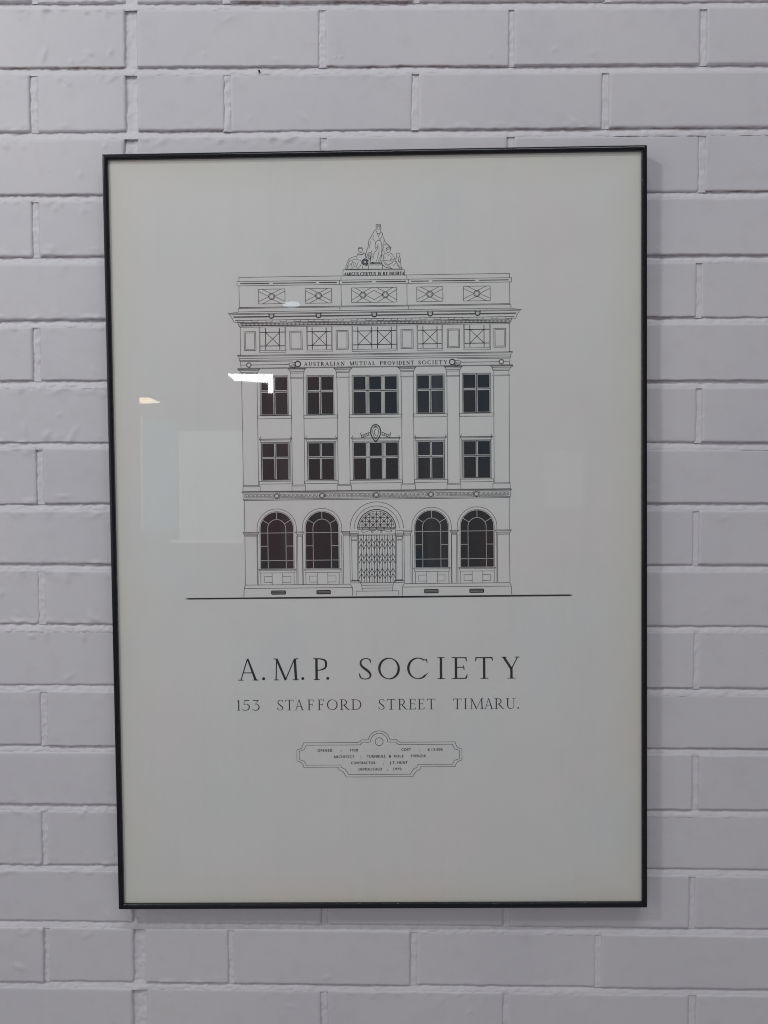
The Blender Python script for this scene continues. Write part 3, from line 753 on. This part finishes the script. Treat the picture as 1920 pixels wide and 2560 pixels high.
S.path([(G(1306, 640)[0], gv(372)), (G(1395, 640)[0], gv(372))], .5)
S.vline((G(1306, 640)[0], gv(405)), gv(912), .45)
for y, x in ((908, 1412), (934, 1425), (964, 1430)): S.across((G(x, y)[0], gv(y)), .5)
S.across((G(1370, 995)[0], gv(994)), .5); S.vline((G(1370, 995)[0], gv(994)), gv(1040))
# ground line
gl_ = -76.6
ground = Ink(); ground.poly([(-239, gl_ - .2), (-234, gl_ + .75), (UC, gl_ + 1.05), (234, gl_ + 1.05), (239.2, gl_ + .3), (234, gl_ - .95), (UC, gl_ - 1.25), (-234, gl_ - 1.05)])
ground.build('ground_stroke', M_INK, YP - .00016, paper)

# --- statue group on the parapet (zoom 6.9125 from pixel 820, 540)
T = lambda x, y: pg(820 + x / 6.9125, 540 + y / 6.9125)
stat = Ink()
def sk(*pts, w=.42): stat.smooth([T(*p) for p in pts], w * .86, 4)
# pedestal and motto plate
for a, b in (((260, 930), (1322, 930)), ((1322, 930), (1322, 1035)), ((260, 930), (260, 1045)), ((300, 920), (1290, 915)), ((697, 845), (697, 925)), ((943, 845), (943, 920)), ((697, 845), (943, 845))): stat.path([T(*a), T(*b)], .5)
# standing figure
sk((832, 150), (830, 190), (834, 232), w=.6); sk((832, 150), (870, 142), (908, 150), w=.6); sk((908, 150), (912, 200), (912, 270), w=.7)
sk((838, 185), (870, 178), (905, 186)); sk((850, 190), (852, 220), (872, 238), (890, 220), (892, 192), w=.36); sk((845, 170), (900, 166), w=.4)
sk((834, 232), (800, 260), (775, 300), (745, 355), (708, 415), (698, 470), (690, 540), (668, 590), (665, 640), w=.55)
sk((835, 255), (850, 300), (872, 350), (885, 395), w=.5); sk((912, 270), (900, 300), (845, 300), w=.45); sk((885, 305), (886, 335), w=.6)
sk((912, 275), (940, 300), (950, 345), (968, 400), (1000, 460), (1050, 505), (1095, 550), w=.5); sk((940, 310), (925, 355), (905, 400), (885, 410))
sk((968, 410), (966, 480), (965, 560), (970, 640), w=.5); sk((966, 490), (1010, 490), (1060, 530), (1090, 555)); sk((945, 480), (948, 560), (925, 640), w=.5)
sk((818, 500), (825, 450), (860, 425), (900, 425), (925, 470), (930, 560), (925, 630), w=.55); sk((862, 480), (860, 520), (820, 560), w=.5); sk((818, 500), (815, 560)); sk((862, 490), (855, 560), (800, 640), (750, 730), w=.5)
sk((880, 520), (880, 620), (860, 700), (835, 790)); sk((925, 640), (905, 700), (870, 775), (912, 760), (925, 660)); sk((750, 600), (745, 690), (735, 790), (830, 795), w=.5); sk((790, 690), (775, 760)); sk((780, 330), (790, 370)); sk((735, 430), (725, 480), (715, 560)); sk((760, 380), (810, 430)); sk((700, 470), (690, 560), w=.6)
sk((715, 815), (760, 825), (830, 815), (905, 825), (935, 815), w=.9); sk((735, 800), (800, 812), (910, 800), w=.7)
# seated man with cog and panel
sk((522, 580), (530, 548), (560, 540), (590, 552), (595, 590), (578, 630), (552, 632), (530, 610), (522, 580), w=.5); sk((552, 600), (555, 630)); sk((524, 565), (560, 560), (592, 575), w=.6)
sk((515, 645), (545, 670), (590, 665), (620, 640), w=.9); sk((515, 650), (500, 690), (420, 715), (360, 750), (320, 840), (305, 905), (330, 920), w=.5); sk((620, 625), (650, 680), (640, 730), (600, 760), (580, 790), w=.5); sk((500, 690), (505, 745), (590, 780)); sk((395, 770), (440, 755), (500, 745)); sk((385, 755), (350, 830), (325, 905), w=.6)
sk((430, 770), (420, 800), (360, 870), (335, 915)); sk((430, 780), (450, 860), (500, 890), (520, 910), w=.5); sk((580, 800), (560, 860), (520, 910)); sk((460, 800), (500, 870)); sk((520, 780), (510, 850)); sk((400, 820), (420, 900)); sk((590, 850), (600, 910)); sk((440, 890), (390, 905))
sk((645, 640), (655, 690), (665, 720), w=.8); sk((690, 640), (745, 640), (730, 720), (700, 770), w=.7); sk((690, 640), (672, 720)); sk((700, 660), (690, 740), w=.5); sk((715, 655), (705, 745), w=.5); sk((735, 700), (730, 790), w=.8)
stat.arc(T(640, 795), 3.6, 3.6, 0, 360, 1.0, 18); stat.arc(T(640, 795), 1.8, 1.8, 0, 360, .9, 14)
for k in range(8):
    a = k * pi / 4; c0 = T(640, 795); stat.path([(c0[0] + 1.8 * cos(a), c0[1] + 1.8 * sin(a)), (c0[0] + 3.4 * cos(a), c0[1] + 3.4 * sin(a))], .7)
sk((670, 760), (690, 800), (685, 850), (650, 860), w=.6)
# seated woman and child
sk((1012, 600), (1010, 560), (1040, 545), (1078, 560), (1075, 605), (1045, 635), (1020, 622), (1012, 600), w=.5); sk((1012, 570), (1050, 572), (1080, 565), w=.7)
sk((1000, 635), (960, 680), (955, 760), (920, 780), (915, 720), (950, 650), w=.5); sk((1000, 640), (1045, 680), (1090, 640)); sk((1090, 645), (1130, 690), (1150, 745), (1080, 760), w=.5); sk((1075, 700), (1110, 720), (1075, 755)); sk((985, 690), (985, 740)); sk((960, 770), (1060, 775), (1150, 780), (1190, 790), w=.5)
sk((960, 780), (985, 830), (1050, 870), (1100, 905), w=.5); sk((990, 790), (1040, 840), (1130, 790)); sk((1060, 840), (1120, 800)); sk((1130, 860), (1180, 810), (1230, 860), (1280, 915), w=.5); sk((920, 790), (950, 850), (1010, 890), (1110, 905), w=.6); sk((1190, 840), (1230, 890), (1245, 915), w=.6)
sk((1182, 680), (1185, 650), (1215, 640), (1240, 655), (1238, 695), (1212, 712), (1190, 705), (1182, 680), w=.5); sk((1190, 715), (1165, 770), (1190, 800)); sk((1240, 705), (1255, 760), (1250, 800), (1230, 800), w=.6); sk((1215, 730), (1220, 780), w=.7); sk((1215, 785), (1250, 800), w=.9); sk((1250, 810), (1262, 870), (1280, 915)); sk((1155, 740), (1180, 720))

line.build('facade_linework', M_LINE, YP - .00012, paper)['kind'] = 'stuff'
stat.build('statue_linework', M_LINE, YP - .00012, paper)['kind'] = 'stuff'
dark.pieces('printed_pane', M_INK, YP - .00016, paper)
mask.pieces('printed_mask', M_INK, YP - .00016, paper)

# ------------------------------------------------------------------ lettering
TK, TN = .112, .048
def ring_pts(cx_, cy_, rx, ry, a0, a1, tk, tn, tilt, n=40):
    pts, ws = [], []
    for i in range(n + 1):
        a = radians(a0 + (a1 - a0) * i / n); w = tn + (tk - tn) * abs(cos(a + radians(tilt))) ** 1.6
        pts.append((cx_ + rx * cos(a), cy_ + ry * sin(a))); ws.append(w)
    return pts, ws
def glyph(ch):
    """strokes in the unit box: ('l'|'c', points, widths in cap heights)"""
    g = []
    def l(a, b, w, w2=None): g.append(('l', [a, b], [w, w if w2 is None else w2]))
    def ser(x0, x1, y=.016): g.append(('l', [(x0, y), ((x0 + x1) / 2, y), (x1, y)], [.024, .046, .024]))
    top = .984
    if ch == 'A': l((.46, 1), (.14, .01), TN); l((.47, 1.0), (.83, .01), TK * .7, TK); l((.25, .35), (.68, .35), .042); ser(0, .27); ser(.67, 1)
    elif ch == 'M': l((.13, .98), (.10, .02), TN, TN * 1.1); l((.13, .98), (.48, .0), TK * .9, TK * .9); l((.48, .03), (.84, .98), TN); l((.85, .98), (.89, .02), TK, TK * 1.05); ser(0, .22); ser(.75, 1); ser(0, .15, top); ser(.83, 1, top)
    elif ch in 'PR':
        l((.22 if ch == 'P' else .18, 1), (.22 if ch == 'P' else .18, .01), TK); x = .22 if ch == 'P' else .18
        e = .92 if ch == 'P' else .66
        g.append(('c', [(x, .97), (x + .28 * e, .975), (e - .08, .90), (e, .74), (e - .08, .55), (x + .25 * e, .45), (x + .05, .46)], [.04, .05, .085, TK, .085, .045, .035]))
        ser(0, .46 if ch == 'P' else .36); ser(0, x, top)
        if ch == 'R': g.append(('c', [(.42, .46), (.62, .25), (.82, .05), (1.0, .0)], [TK * .8, TK, TK * .7, .03]))
    elif ch == 'S':
        g.append(('c', [(.90, .76), (.88, .90), (.70, .96), (.46, .965), (.20, .88), (.15, .72), (.30, .58), (.55, .47), (.80, .34), (.91, .20), (.80, .07), (.50, .025), (.22, .06), (.10, .14), (.03, .29)], [.03, .07, .042, .045, .075, .09, .105, .115, .11, .09, .06, .042, .045, .075, .03]))
    elif ch == 'O':
        p, w = ring_pts(.5, .5, .45, .475, 0, 360, TK, TN * .9, 12); g.append(('l', p, w))
    elif ch == 'C':
        p, w = ring_pts(.52, .5, .47, .475, 52, 318, TK, TN * .9, 8); g.append(('l', p, w))
        g.append(('l', [(.80, .88), (.94, .90), (.96, .74)], [.04, .075, .03])); g.append(('l', [(.86, .17), (.99, .28)], [.05, .025]))
    elif ch == 'G': pass
    elif ch == 'I': l((.5, .99), (.5, .01), TK); ser(.0, 1.0); ser(0, 1, top)
    elif ch in 'EF':
        l((.27, .99), (.27, .01), TK); ser(0, .3, top); l((.27, .975), (.92, .975), .045); l((.90, .985), (.95, .80), .075, .028)
        l((.27, .535), (.76, .535), .042); l((.76, .62), (.79, .42), .035, .05)
        if ch == 'E': ser(0, .3); l((.27, .025), (.9, .025), .046); l((.90, .02), (1.0, .21), .085, .026)
        else: ser(0, .56)
    elif ch == 'L': l((.27, .99), (.27, .01), TK); ser(0, .55, top); ser(0, .3); l((.27, .025), (.9, .025), .046); l((.90, .02), (1.0, .24), .085, .026)
    elif ch == 'T': l((.5, .98), (.5, .01), TK); l((.06, .97), (.94, .97), .05); l((.05, .99), (.0, .80), .075, .026); l((.93, .99), (1.0, .82), .075, .026); ser(.28, .74)
    elif ch == 'Y': l((.14, .98), (.55, .44), TK * .95); l((.88, .98), (.55, .44), TN); l((.55, .5), (.55, .01), TK); ser(0, .30, top); ser(.72, 1, top); ser(.33, .78)
    elif ch == 'D':
        l((.19, .99), (.19, .01), TK); ser(0, .25, top); ser(0, .25)
        g.append(('c', [(.19, .972), (.5, .965), (.82, .82), (.94, .5), (.82, .18), (.5, .035), (.19, .028)], [.042, .05, .085, TK * 1.05, .085, .05, .042]))
    elif ch == 'U':
        g.append(('c', [(.19, .99), (.19, .6), (.20, .25), (.34, .06), (.55, .025), (.76, .10), (.83, .32), (.83, .6), (.83, .99)], [TK, TK, TK, .08, .045, .045, .05, TN, TN])); ser(0, .38, top); ser(.68, 1, top)
    elif ch == 'V': l((.14, .98), (.5, 0), TK); l((.5, .0), (.86, .98), TN); ser(0, .32, top); ser(.72, 1, top)
    elif ch == 'N': l((.15, .98), (.15, .01), TN); l((.13, .98), (.85, .01), TK); l((.85, .99), (.85, .0), TN); ser(0, .32); ser(.70, 1, top); ser(0, .18, top)
    elif ch == '1': l((.55, 1), (.55, .01), TK); l((.55, .97), (.0, .86), .06, .03); ser(.05, 1)
    elif ch == '5':
        l((.26, .95), (.93, .95), .09, .07); l((.26, .96), (.20, .58), .045)
        g.append(('c', [(.20, .57), (.5, .62), (.82, .52), (.92, .33), (.80, .12), (.45, .02), (.10, .06), (.0, .12)], [.04, .05, .09, TK, .09, .05, .05, .06]))
    elif ch == '3':
        l((.08, .955), (.86, .955), .075, .06); l((.86, .95), (.42, .60), .042)
        g.append(('c', [(.40, .60), (.72, .57), (.92, .40), (.90, .20), (.65, .04), (.30, .02), (.0, .11)], [.04, .06, .10, TK, .075, .05, .06]))
    return g
def put(ink, ch, u0, u1, vt, vb, fat=1.0):
    H = vt - vb
    for kind, pts, ws in glyph(ch):
        P = [(u0 + (u1 - u0) * x, vb + H * y) for x, y in pts]; Wd = [max(.36, w * H * fat) for w in ws]
        if kind == 'l': ink.path(P, Wd)
        else: ink.smooth(P, Wd, 7)
T1 = lambda x, y: pg(560 + x / 4.1475, 1600 + y / 4.1475)
T2 = lambda x, y: pg(920 + x / 3.95, 1600 + y / 3.95)
def letters(ink, fn, items, vt, vb, fat=1.0):
    for ch, x0, x1, ym in items:
        ink = Ink()
        if ch == '.':
            c0 = fn(x0, ym); ink.poly([(c0[0] + x1 * cos(k * pi / 8), vb + x1 + x1 * sin(k * pi / 8)) for k in range(16)])
        else: put(ink, ch, fn(x0, ym)[0], fn(x1, ym)[0], vt, vb, fat)
        ink.build('letter' if ch.isalpha() else ('numeral' if ch.isdigit() else 'full_stop'), M_INK, YP - .00014, paper)
title = Ink()
vt, vb = T1(250, 195)[1], T1(250, 419)[1]
letters(title, T1, [('A', 143, 364, 300), ('.', 411, 1.95, 400), ('M', 513, 774, 300), ('.', 817, 1.85, 395), ('P', 928, 1070, 300), ('.', 1076, 1.85, 390), ('S', 1398, 1530, 300)], vt, vb)
letters(title, T2, [('O', 101, 314, 280), ('C', 388, 592, 280), ('I', 683, 758, 280), ('E', 827, 981, 280), ('T', 1061, 1233, 280), ('Y', 1316, 1498, 280)], vt, vb)
addr = Ink()
vt, vb = T1(700, 619)[1], T1(700, 728)[1]
letters(addr, T1, [('1', 136, 166, 680), ('5', 192, 268, 680), ('3', 294, 368, 680), ('S', 551, 614, 670), ('T', 636, 721, 670), ('A', 731, 831, 670), ('F', 864, 932, 670), ('F', 969, 1038, 670), ('O', 1068, 1178, 670), ('R', 1202, 1304, 670), ('D', 1319, 1424, 670)], vt, vb, .92)
letters(addr, T2, [('S', 103, 164, 630), ('T', 189, 269, 630), ('R', 296, 390, 630), ('E', 402, 472, 630), ('E', 489, 558, 630), ('T', 584, 665, 630), ('T', 841, 923, 630), ('I', 946, 980, 630), ('M', 1006, 1142, 630), ('A', 1146, 1240, 630), ('R', 1249, 1347, 630), ('U', 1361, 1456, 630), ('.', 1483, 1.0, 674)], vt, vb, .92)
WID = dict(A=1.0, C=.9, D=.95, E=.72, F=.7, I=.34, L=.72, M=1.2, N=1.05, O=1.05, P=.75, R=.95, S=.66, T=.85, U=.95, V=1.0, Y=.95)
def run(ink, text, u0, u1, vt, vb, fat, track=.28, space=.7):
    tot = sum((WID[c] + track) if c != ' ' else space for c in text) - track
    k = (u1 - u0) / tot; u = u0
    for c in text:
        if c == ' ': u += space * k; continue
        put(ink, c, u, u + WID[c] * k, vt, vb, fat); u += (WID[c] + track) * k
name_ = Ink()
vt, vb = C(900, 436)[1], C(900, 475)[1]
run(name_, 'AUSTRALIAN', C(830, 455)[0], C(1250, 455)[0], vt, vb, 1.8, .34)
run(name_, 'MUTUAL', C(1306, 455)[0], C(1565, 455)[0], vt, vb, 1.8, .34)
run(name_, 'PROVIDENT', C(1617, 450)[0], C(1493 + 474, 445)[0], vt, vb, 1.8, .34)
run(name_, 'SOCIETY', C(1493 + 522, 443)[0], C(1493 + 823, 440)[0], vt, vb, 1.8, .34)
name_.build('fascia_lettering', M_INK, YP - .00014, paper)['kind'] = 'stuff'
motto = Ink()
vt, vb = T(600, 972)[1], T(600, 1028)[1]
for wd, a, b in (('AMICUS', 280, 530), ('CERTUS', 562, 826), ('IN', 866, 922), ('RE', 952, 1030), ('INCERTA', 1062, 1316)):
    run(motto, wd, T(a, 1000)[0], T(b, 1000)[0], vt, vb, 2.2, .24)
motto.build('motto_lettering', M_INK, YP - .00014, paper)['kind'] = 'stuff'

# --- plaque
Q = lambda x, y: pg(720 + x / 3.6065, 1800 + y / 3.6065)
plq = Ink()
def half(pts, w):
    plq.path(pts, w); plq.path([mir(p) for p in pts], w)
qv = lambda y: Q(500, y)[1]; qu = lambda x: Q(x, 300)[0]
def arcp(c, r, a0, a1, n=10): return [(c[0] + r * cos(radians(a0 + (a1 - a0) * i / n)), c[1] + r * sin(radians(a0 + (a1 - a0) * i / n))) for i in range(n + 1)]
S_ = 1 / 3.6065 * .478
for d, w in ((0, .5), (1, .5)):
    k = 22 * d
    top_, stp, lo = qv(203 + k), qv(180 + k * .95), qv(425 - k * .9)
    bot = qv(514 - k)
    xl, xn = qu(80 + k), qu(140 + k)
    r = 62 * S_
    cv_ = qv(238); 
    ra = (102 - k) * S_ * 1.0; ca = (UC, qv(197))
    arc_pts = arcp(ca, ra, 90, 172)
    p = arc_pts + [(UC - ra * .99, stp), (qu(662 + k * .35), stp)]
    p += [(qu(655 + k * .4), stp - 1.6), (qu(636 + k * .5), top_), (xn, top_)]
    p += [(xn - .3, top_ - 2.0), (xn - 2.6, qv(258 + k * .6) + .6), (xl, qv(268 + k * .5)), (xl, qv(366 - k * .5))]
    p += [(xn - 2.6, qv(382 - k * .6)), (xn - .3, lo + 2.2), (xn, lo), (qu(455 + k), lo), (qu(455 + k), qv(448 - k))]
    p += [(qu(490 + k), qv(464 - k)), (qu(514 + k), qv(494 - k)), (qu(520 + k), bot), (UC, bot)]
    half(p, w)
plq.arc((UC, qv(197)), 37 * S_, 37 * S_, 0, 360, .55, 28)
plq.build('plaque_outline', M_LINE, YP - .00012, paper)
def plain_text(txt, u0, u1, vt, vb, name):
    cu = bpy.data.curves.new(name, 'FONT'); cu.body = txt; cu.size = 1.0; cu.space_character = 1.25; cu.offset = .0
    ob = bpy.data.objects.new(name, cu); COL.objects.link(ob)
    dg = bpy.context.evaluated_depsgraph_get(); me = bpy.data.meshes.new_from_object(ob.evaluated_get(dg))
    bpy.data.objects.remove(ob)
    co = np.zeros(len(me.vertices) * 3); me.vertices.foreach_get('co', co); co = co.reshape(-1, 3)
    x0, x1 = co[:, 0].min(), co[:, 0].max(); y1 = .69; y0 = 0.0
    vs2 = [((u0 + (a - x0) / (x1 - x0) * (u1 - u0)), vb + (b - y0) / (y1 - y0) * (vt - vb)) for a, b, _ in co]
    fs2 = [tuple(pp.vertices) for pp in me.polygons]
    bpy.data.meshes.remove(me)
    return vs2, fs2
ptx = Ink()
for txt, a, b, y in (('OPENED', 267, 398, 274), (':', 479, 484, 278), ('1928', 562, 630, 271), ('COST', 1024, 1107, 266), (':', 1186, 1191, 270), ('\u00a3', 1260, 1280, 265), ('13.000', 1296, 1392, 265), ('ARCHITECT', 412, 597, 331), (':', 654, 659, 333), ('TURNBULL', 712, 880, 327), ('&', 908, 930, 326), ('RULE', 955, 1042, 325), ('F/ANZIA', 1110, 1243, 323), ('CONTRACTOR', 570, 788, 386), (':', 858, 863, 389), ('J.T. HUNT', 920, 1078, 383), ('DEMOLISHED', 637, 846, 443), (':', 896, 901, 446), ('1970', 952, 1022, 441)):
    c0 = Q((a + b) / 2, y)
    v2, f2 = plain_text(txt, Q(a, y)[0], Q(b, y)[0], c0[1] + 1.62, c0[1] - 1.62, 'plaque_word')
    for sh in (-.13, .13):
        b0 = len(ptx.v); ptx.v += [(p_ + sh, q_) for p_, q_ in v2]; ptx.f += [tuple(b0 + i for i in ff) for ff in f2]
ptx.build('plaque_lettering', M_INK, YP - .00014, paper)['kind'] = 'stuff'

# ------------------------------------------------------------------ what the glass mirrors: lit lamps and glowing stand-in panels across the room
YG = -.0196
def reflect(px, py, z=None, y=None):
    """point of the room seen mirrored in the glass at a pixel, on the plane z or y"""
    r = ray(px, py); t = (YG - CPOS.y) / r.y; P = CPOS + r * t; d = Vector((r.x, -r.y, r.z))
    k = (z - P.z) / d.z if z is not None else (y - P.y) / d.y
    return P + d * k
def slab(name, pts, thick, mat_face, mat_body, parent=None):
    n = len(pts); up_ = Vector((0, 0, thick))
    v = [tuple(p) for p in pts] + [tuple(p + up_) for p in pts]
    o = mesh_obj(name, v, [tuple(range(n))] + [tuple(range(2 * n - 1, n - 1, -1))] + [(i, (i + 1) % n, n + (i + 1) % n, n + i) for i in range(n)], mat_face, parent)
    o.data.materials.append(mat_body)
    for pl in o.data.polygons[1:]: pl.material_index = 1
    return o
M_HOUS = plain('lamp_housing', (.7, .7, .7), .5)
ZC = 2.62
lamp = slab('ceiling_lamp', [reflect(x, y, z=ZC) for x, y in ((568, 935), (683, 936), (683, 982), (671, 982), (671, 957), (586, 951))], .06, emit('lamp_white', (1, .98, .95), 22), M_HOUS)
tag(lamp, 'L-shaped white ceiling light mirrored in the glass over the pilaster capital', 'ceiling light')
lamp = slab('ceiling_lamp', [reflect(x, y, z=ZC) for x, y in ((348, 994), (372, 994), (404, 1007), (349, 1009))], .06, emit('lamp_warm', (1, .80, .55), 8), M_HOUS)
tag(lamp, 'small warm ceiling light mirrored in the glass left of the facade', 'ceiling light')
lamp = slab('ceiling_lamp', [reflect(728 + 22 * cos(a), 761 + 7.5 * sin(a), z=ZC) for a in [k * pi / 8 for k in range(16)]], .06, emit('lamp_cool', (.75, .88, 1), 4), M_HOUS)
tag(lamp, 'round cool ceiling light mirrored in the glass below the parapet panels', 'ceiling light')
panel_grp = empty('far_panels', reflect(480, 1330, y=-6.8)); tag(panel_grp, 'pale blue and white panels of the far room, made to glow, mirrored left of the facade', 'window')
def upright(name, x0, y0, x1, y1, Y, mat, parent, th=.05):
    a = reflect(x0, y0, y=Y); b = reflect(x1, y1, y=Y)
    v = [(x, y, z) for x in (a.x, b.x) for y in (Y, Y - th) for z in (b.z, a.z)]
    o = mesh_obj(name, v, [(0, 1, 3, 2), (4, 6, 7, 5), (0, 4, 5, 1), (2, 3, 7, 6), (0, 2, 6, 4), (1, 5, 7, 3)], mat, parent)
    if parent: o.matrix_parent_inverse = Matrix.Translation(-parent.location)
    return o
M_GLOWB = emit('glow_blue', (.30, .78, 1.0), .62); M_GLOWW = emit('glow_pale', (.92, .96, 1), .88)  # far wall patch and blue panel glow instead of being lit
upright('glow_panel', 356, 1056, 440, 1326, -6.8, M_GLOWB, panel_grp)
upright('glow_panel', 446, 1078, 606, 1356, -6.84, M_GLOWW, panel_grp)
upright('panel_edge', 351, 1040, 356, 1326, -6.79, emit('glow_edge', (1, 1, 1), .9), panel_grp)  # edge and ledge get their brightness from added glow, not from lamps
upright('panel_ledge', 425, 1350, 606, 1358, -6.75, emit('glow_ledge', (1, 1, 1), 1.05), panel_grp)
sheet = upright('notice_sheet', 1360, 1125, 1458, 1270, -4.2, emit('notice_glow', (.9, .92, 1), .50), None, .003)  # sheet glows in place of room light falling on it
tag(sheet, 'pale notice sheet mirrored faintly in the glass right of the facade', 'notice')
